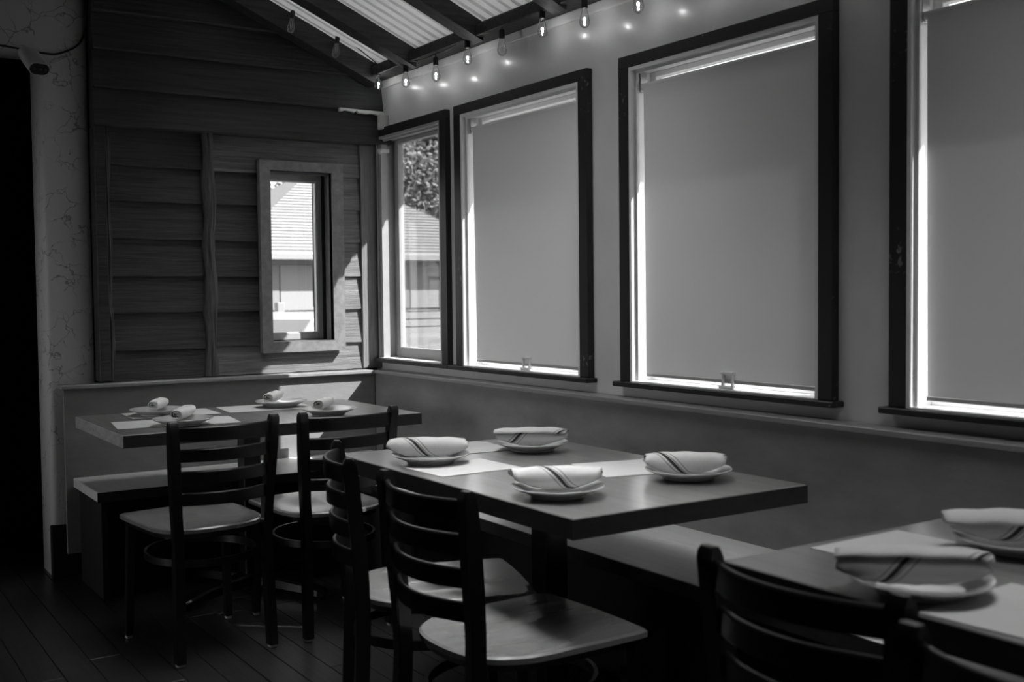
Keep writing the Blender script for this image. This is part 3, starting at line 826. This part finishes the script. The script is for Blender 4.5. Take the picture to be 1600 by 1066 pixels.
full = [wire_pts[0]+Vector((-.35, 0, .16))]
for a, b in zip(wire_pts, wire_pts[1:]):
    for k in range(8):
        t = k/8; p = a.lerp(b, t); p.z -= .012*math.sin(PI*t)*(1 if b.y < 4.8 else -.3); full.append(p)
full.append(wire_pts[-1])
for p in range(6): full.append(full[-1]+Vector((0, -.25, 0)))
bm = tube(bmesh.new(), full, .0028, 6)
part('wire', bm, M_['sock'], SLT, smooth=True)

# ------------------------------------------------------------------ small fittings
SB = thing('motion_sensor', 'small white plastic box sensor on the wall in the corner above the narrow window', 'sensor', (2.505, 5.015, 2.09))
obj('sensor_body', box(-.012, .034, -.019, .019, -.036, .036, bev=.005, seg=2), M_['plastic'], SB, smooth=True)
obj('sensor_lens', box(-.0135, -.011, -.011, .011, -.024, -.004, bev=.002), M_['white'], SB)
KB = thing('round_sensor', 'small round white knob at the upper left of the narrow window frame', 'sensor', (2.50, 5.015, 1.948))
bm = lathe(bmesh.new(), [(.015, 0), (.016, .006), (.013, .012), (.006, .015)], 20)
bmesh.ops.rotate(bm, verts=bm.verts, cent=(0, 0, 0), matrix=Matrix.Rotation(-PI/2-.5, 3, 'Y'))
obj('knob_cap', bm, M_['plastic'], KB, smooth=True)
obj('knob_mount', box(.0, .045, -.010, .010, -.010, .010, bev=.003), M_['plastic'], KB)
# security camera
SC = thing('security_camera', 'small white oval security camera with black face on the stucco by the doorway', 'camera', (.893, 4.98, 2.212))
def stadium(hw, hh, y, n=10):
    pts = []
    for s, a0 in ((1, -PI/2), (-1, PI/2)):
        for i in range(n+1):
            a = a0+PI*i/n; pts.append((s*(hw-hh)+hh*math.cos(a), y, hh*math.sin(a)))
    return pts
bm = bmesh.new(); rings = []
for y, k in ((-.055, .97), (-.05, 1.0), (.0, 1.03), (.06, 1.0), (.085, .88), (.096, .5)):
    rings.append([bm.verts.new(p) for p in stadium(.044*k, .027*k, y)])
n = len(rings[0])
for a, b in zip(rings, rings[1:]):
    for i in range(n): bm.faces.new((a[i], a[(i+1) % n], b[(i+1) % n], b[i]))
bm.faces.new(rings[0]); bm.faces.new(rings[-1][::-1]); bmesh.ops.recalc_face_normals(bm, faces=bm.faces)
body = obj('camera_body', bm, M_['plastic'], SC, smooth=True)
bm = bmesh.new(); a = [bm.verts.new(p) for p in stadium(.040, .024, -.0585)]; b = [bm.verts.new(p) for p in stadium(.041, .025, -.052)]
for i in range(n): bm.faces.new((a[i], a[(i+1) % n], b[(i+1) % n], b[i]))
bm.faces.new(a); bmesh.ops.recalc_face_normals(bm, faces=bm.faces)
face = obj('camera_face', bm, M_['lens'], SC)
for xx in (-.022, .004, .024):
    bm = lathe(bmesh.new(), [(.006, 0), (.006, .002), (.003, .003)], 12); bmesh.ops.rotate(bm, verts=bm.verts, cent=(0, 0, 0), matrix=Matrix.Rotation(PI/2, 3, 'X'))
    bmesh.ops.translate(bm, verts=bm.verts, vec=(xx, -.0585, 0)); obj('lens', bm, M_['sock'], face)
body.rotation_euler = face.rotation_euler = (math.radians(38), 0, math.radians(14))
bm = bmesh.new(); tube(bm, [(0, .05, .04), (.02, .10, .03), (.03, .165, .02)], .010, 10)
lathe(bm, [(.028, 0), (.026, .008)], 16, c=(.03, 0, 0))
for v in bm.verts[-32:]: v.co = Vector((v.co.x, .166-v.co.z*1, v.co.y+.02))
obj('mount', bm, M_['plastic'], SC, smooth=True)
def cable(name, pts, rad, m, label):
    fine = []
    for i in range(len(pts)-1):
        p0, p1, p2, p3 = [Vector(pts[min(max(i+d, 0), len(pts)-1)]) for d in (-1, 0, 1, 2)]
        for k in range(6):
            t = k/6; fine.append(.5*((2*p1)+(p2-p0)*t+(2*p0-5*p1+4*p2-p3)*t*t+(3*p1-p0-3*p2+p3)*t**3))
    fine.append(Vector(pts[-1]))
    return tag(obj(name, tube(bmesh.new(), fine, rad, 8), m, smooth=True), label, 'cable')
cable('camera_cable', [(.70, 5.140, 2.305), (.80, 5.140, 2.300), (.90, 5.140, 2.292), (.96, 5.143, 2.287), (1.016, 5.143, 2.290), (1.091, 5.143, 2.329), (1.127, 5.143, 2.383), (1.137, 5.135, 2.45), (1.140, 5.12, 2.56)], .0045, M_['sock'], 'black cable drooping across the stucco above the security camera')
cable('white_lead', [(.945, 5.143, 2.250), (.963, 5.143, 2.248), (.994, 5.144, 2.247), (1.03, 5.144, 2.265), (1.069, 5.144, 2.285)], .0028, M_['plastic'], 'thin white lead on the stucco right of the security camera')

# ------------------------------------------------------------------ outside: ground, houses, car, trees
GZ = H-1.68
struct(obj('ground', box(-30, 60, 5.6, 70, GZ-.2, GZ), M_['ground']))
struct(obj('yard', box(2.9, 60, -30, 5.6, GZ-.2, GZ), M_['ground']))
HS = thing('clapboard_house', 'pale clapboard house with hip roof and porch railing across the street', 'house', (10.2, 25.0, GZ))
XL, XR, YF, YBk, ZE = 7.3, 14.3, 21.5, 29.5, H+.86
part('wall_block', box(XL+.4, XR-.4, YF+.4, YBk-.4, GZ, ZE), M_['hsid'], HS)
# individual clapboards on the street face
zc = GZ+.3
while zc < ZE-.05:
    bm = bmesh.new(); y0 = YF+.4
    hexa(bm, [(XL+.4, y0-.03, zc), (XR-.4, y0-.03, zc), (XR-.4, y0+.01, zc), (XL+.4, y0+.01, zc), (XL+.4, y0-.006, zc+.17), (XR-.4, y0-.006, zc+.17), (XR-.4, y0+.01, zc+.17), (XL+.4, y0+.01, zc+.17)])
    part('clapboard', bm, M_['hsid'], HS); zc += .17
RX0, RX1, RY, RZ = 10.65, 10.9, 25.0, H+3.05
bm = bmesh.new()
P = [bm.verts.new(p) for p in ((XL, YF, ZE), (XR, YF, ZE), (XR, YBk, ZE), (XL, YBk, ZE), (RX0, RY, RZ), (RX1, RY, RZ))]
Q = [bm.verts.new((v.co.x, v.co.y, v.co.z-.12)) for v in P[:4]]
for q in ((P[0], P[1], P[5], P[4]), (P[1], P[2], P[5]), (P[2], P[3], P[4], P[5]), (P[3], P[0], P[4]), tuple(Q[::-1])): bm.faces.new(q)
for i in range(4): bm.faces.new((Q[i], Q[(i+1) % 4], P[(i+1) % 4], P[i]))
bmesh.ops.recalc_face_normals(bm, faces=bm.faces)
part('roof', bm, M_['hroof'], HS)
for k in range(1, 30):     # shingle courses stand proud of the roof slope
    A0, A1, B0, B1 = Vector((XL, YF, ZE)), Vector((RX0, RY, RZ)), Vector((XR, YF, ZE)), Vector((RX1, RY, RZ))
    t, t2 = k/30, (k+.95)/30
    a, b, c_, d_ = A0.lerp(A1, t), B0.lerp(B1, t), B0.lerp(B1, t2), A0.lerp(A1, t2)
    up = Vector((0, -.010, .018)); up2 = Vector((0, 0, .002))
    bm = bmesh.new(); hexa(bm, [a, b, c_, d_, a+up, b+up, c_+up2, d_+up2])
    part('shingle_course', bm, M_['hroof'], HS)
part('gutter', box(XL-.03, XR+.03, YF-.13, YF, ZE-.13, ZE+.02, bev=.02), M_['hwhite'], HS)
part('frieze_band', box(XL+.4, XR-.4, YF+.36, YF+.4, ZE-.42, ZE-.12), M_['hwhite'], HS)
for xc, sh in ((8.9, 1), (11.93, 0)):
    wz0_, wz1_ = H-.25, H+.60
    wf = part('house_window', box(xc-.36, xc+.36, YF+.34, YF+.40, wz0_-.05, wz1_+.05, bev=.01), M_['hwhite'], HS)
    for zA, zB in ((wz0_, (wz0_+wz1_)/2-.02), ((wz0_+wz1_)/2+.02, wz1_)):
        p = obj('pane', box(xc-.30, xc+.30, YF+.33, YF+.345, zA, zB), M_['hshut'], wf); p.matrix_parent_inverse = Matrix.Translation(-Vector(HS.location))
    for s in (-1, 1):
        part('shutter', box(xc+s*.52-.14, xc+s*.52+.14, YF+.33, YF+.37, wz0_-.05, wz1_+.05, bev=.01), mat('pale_shutter_%d%d' % (xc*10, s), .12, .6, .3), HS)
# porch
part('porch_deck', box(XL+.4, XR-.4, 19.6, YF+.36, GZ, H-.86), M_['hwhite'], HS)
rl = part('porch_rail', box(7.75, 9.9, 19.66, 19.74, H-.27, H-.21), M_['hwhite'], HS)
part('porch_rail', box(7.75, 9.9, 19.66, 19.74, H-.80, H-.75), M_['hwhite'], HS)
for x in (7.68, 9.95, 12.1): part('porch_post', box(x-.07, x+.07, 19.62, 19.78, H-.86, H-.12, bev=.01), M_['hwhite'], HS)
x = 7.86
while x < 9.85:
    part('baluster', box(x-.022, x+.022, 19.68, 19.72, H-.75, H-.27), M_['hwhite'], HS); x += .125
for k in range(5): part('porch_step', box(10.1, 11.9, 19.6-.28*(k+1), 19.6-.28*k, GZ, H-.86-.16*(k+1)+.0), M_['hwhite'], HS)
H2 = thing('gabled_house', 'white gabled house further back at the left of the small window', 'house', (7.5, 34, GZ))
part('wall_block', box(4.5, 13.15, 33, 39, GZ, H+3.05), M_['hwhite'], H2)
bm = bmesh.new(); hexa(bm, [(4.2, 32.6, H+3.05), (13.4, 32.6, H+3.05), (13.4, 39.4, H+3.05), (4.2, 39.4, H+3.05), (4.3, 35.8, H+3.5), (12.6, 35.8, H+3.5), (12.6, 36.2, H+3.5), (4.3, 36.2, H+3.5)])
part('roof', bm, M_['hwhite'], H2)
part('window', box(12.6, 12.95, 32.97, 33.02, H+1.9, H+2.5), M_['carg'], H2)
# car (heading towards the camera side)
CR = thing('car', 'pale hatchback parked on the street outside the small window', 'car', (5.92, 14.7, GZ), math.radians(-150))
prof = [(2.1, .35), (2.15, .62), (1.95, .78), (1.05, .93), (.35, 1.38), (-.2, 1.455), (-1.0, 1.43), (-1.45, 1.25), (-1.72, .95), (-1.8, .40)]
bm = bmesh.new()
def sec(x, z): return .86 if z < 1.0 else .86-.24*(z-1.0)/.45
Lf = [bm.verts.new((x, sec(x, z), z)) for x, z in prof]; Rt = [bm.verts.new((x, -sec(x, z), z)) for x, z in prof]
n = len(prof)
for i in range(n): bm.faces.new((Lf[i], Lf[(i+1) % n], Rt[(i+1) % n], Rt[i]))
bm.faces.new(Lf[::-1]); bm.faces.new(Rt); bmesh.ops.recalc_face_normals(bm, faces=bm.faces)
bmesh.ops.bevel(bm, geom=list(bm.edges), offset=.05, segments=2, affect='EDGES')
obj('body', bm, M_['carp'], CR, smooth=True)
bm = bmesh.new(); hexa(bm, [(1.02, -.72, .965), (1.02, .72, .965), (1.0, .72, .94), (1.0, -.72, .94), (.42, -.62, 1.36), (.42, .62, 1.36), (.38, .62, 1.33), (.38, -.62, 1.33)]); bmesh.ops.recalc_face_normals(bm, faces=bm.faces)
obj('windshield', bm, M_['carg'], CR)
for s in (-1, 1):
    for pts in ([(.80, 1.0), (.28, 1.34), (-.40, 1.40), (-.40, 1.0)], [(-.48, 1.0), (-.48, 1.40), (-1.0, 1.37), (-1.38, 1.2), (-1.5, 1.0)]):
        bm = bmesh.new(); a = [bm.verts.new((x, s*(sec(x, z)+.012), z)) for x, z in pts]; b = [bm.verts.new((x, s*(sec(x, z)-.03), z)) for x, z in pts]
        bm.faces.new(a); bm.faces.new(b[::-1])
        for i in range(len(pts)): bm.faces.new((a[i], a[(i+1) % len(pts)], b[(i+1) % len(pts)], b[i]))
        bmesh.ops.recalc_face_normals(bm, faces=bm.faces); obj('side_window', bm, M_['carg'], CR)
    obj('mirror', box(.62, .78, s*.98-.09, s*.98+.09, .98, 1.10, bev=.03, seg=2), M_['carp'], CR, smooth=True)
    for x in (1.35, -1.15):
        bm = lathe(bmesh.new(), [(.20, -.1), (.31, -.1), (.33, -.07), (.33, .07), (.31, .1), (.20, .1)], 24); bmesh.ops.rotate(bm, verts=bm.verts, cent=(0, 0, 0), matrix=Matrix.Rotation(PI/2, 3, 'X'))
        bmesh.ops.translate(bm, verts=bm.verts, vec=(x, s*.80, .33)); obj('wheel', bm, M_['tyre'], CR, smooth=True)
# trees
def tree(x, y, h, rad, nleaf, seed, label):
    rnd = random.Random(seed)
    T = thing('leafy_tree', label, 'tree', (x, y, GZ), 0, 'trees behind the houses')
    bm = tube(bmesh.new(), [(0, 0, 0), (.1, 0, h*.3), (0, .1, h*.6)], .28, 10)
    for k in range(7):
        a = rnd.random()*6.3; tube(bm, [(0, 0, h*.35), (math.cos(a)*rad*.4, math.sin(a)*rad*.4, h*.6), (math.cos(a)*rad*.7, math.sin(a)*rad*.7, h*.8)], .09, 6)
    obj('trunk', bm, M_['trunk'], T, smooth=True)
    V = []; F = []
    blobs = [(rnd.gauss(0, .45)*rad, rnd.gauss(0, .45)*rad, h*(.40+.52*rnd.random()), rad*(.30+.25*rnd.random())) for _ in range(26)]
    for i in range(nleaf):
        bx_, by_, bz_, br = blobs[i % 26]
        d = Vector((rnd.gauss(0, 1), rnd.gauss(0, 1), rnd.gauss(0, 1))).normalized()*br*(rnd.random()**.35)
        c = Vector((bx_, by_, bz_))+d
        t = Vector((rnd.gauss(0, 1), rnd.gauss(0, 1), rnd.gauss(0, 1))).normalized(); n_ = t.orthogonal().normalized(); s = .09+.07*rnd.random()
        b0 = len(V); V += [c-t*s, c+n_*s*.5, c+t*s, c-n_*s*.5]; F.append((b0, b0+1, b0+2, b0+3))
    me = bpy.data.meshes.new('foliage'); me.from_pydata(V, [], F); me.materials.append(M_['leaf'])
    o = bpy.data.objects.new('foliage', me); link(o, T); o['kind'] = 'stuff'
    return T
tree(20.5, 38, 11, 5.0, 45000, 3, 'leafy tree behind the house, seen through the upper narrow window')
tree(30, 47, 12, 5.0, 30000, 5, 'leafy tree standing beyond the house at right, partly hidden')
tree(18.4, 46, 6.3, 2.0, 8000, 9, 'leafy tree top over the roofs at the upper left of the small window')
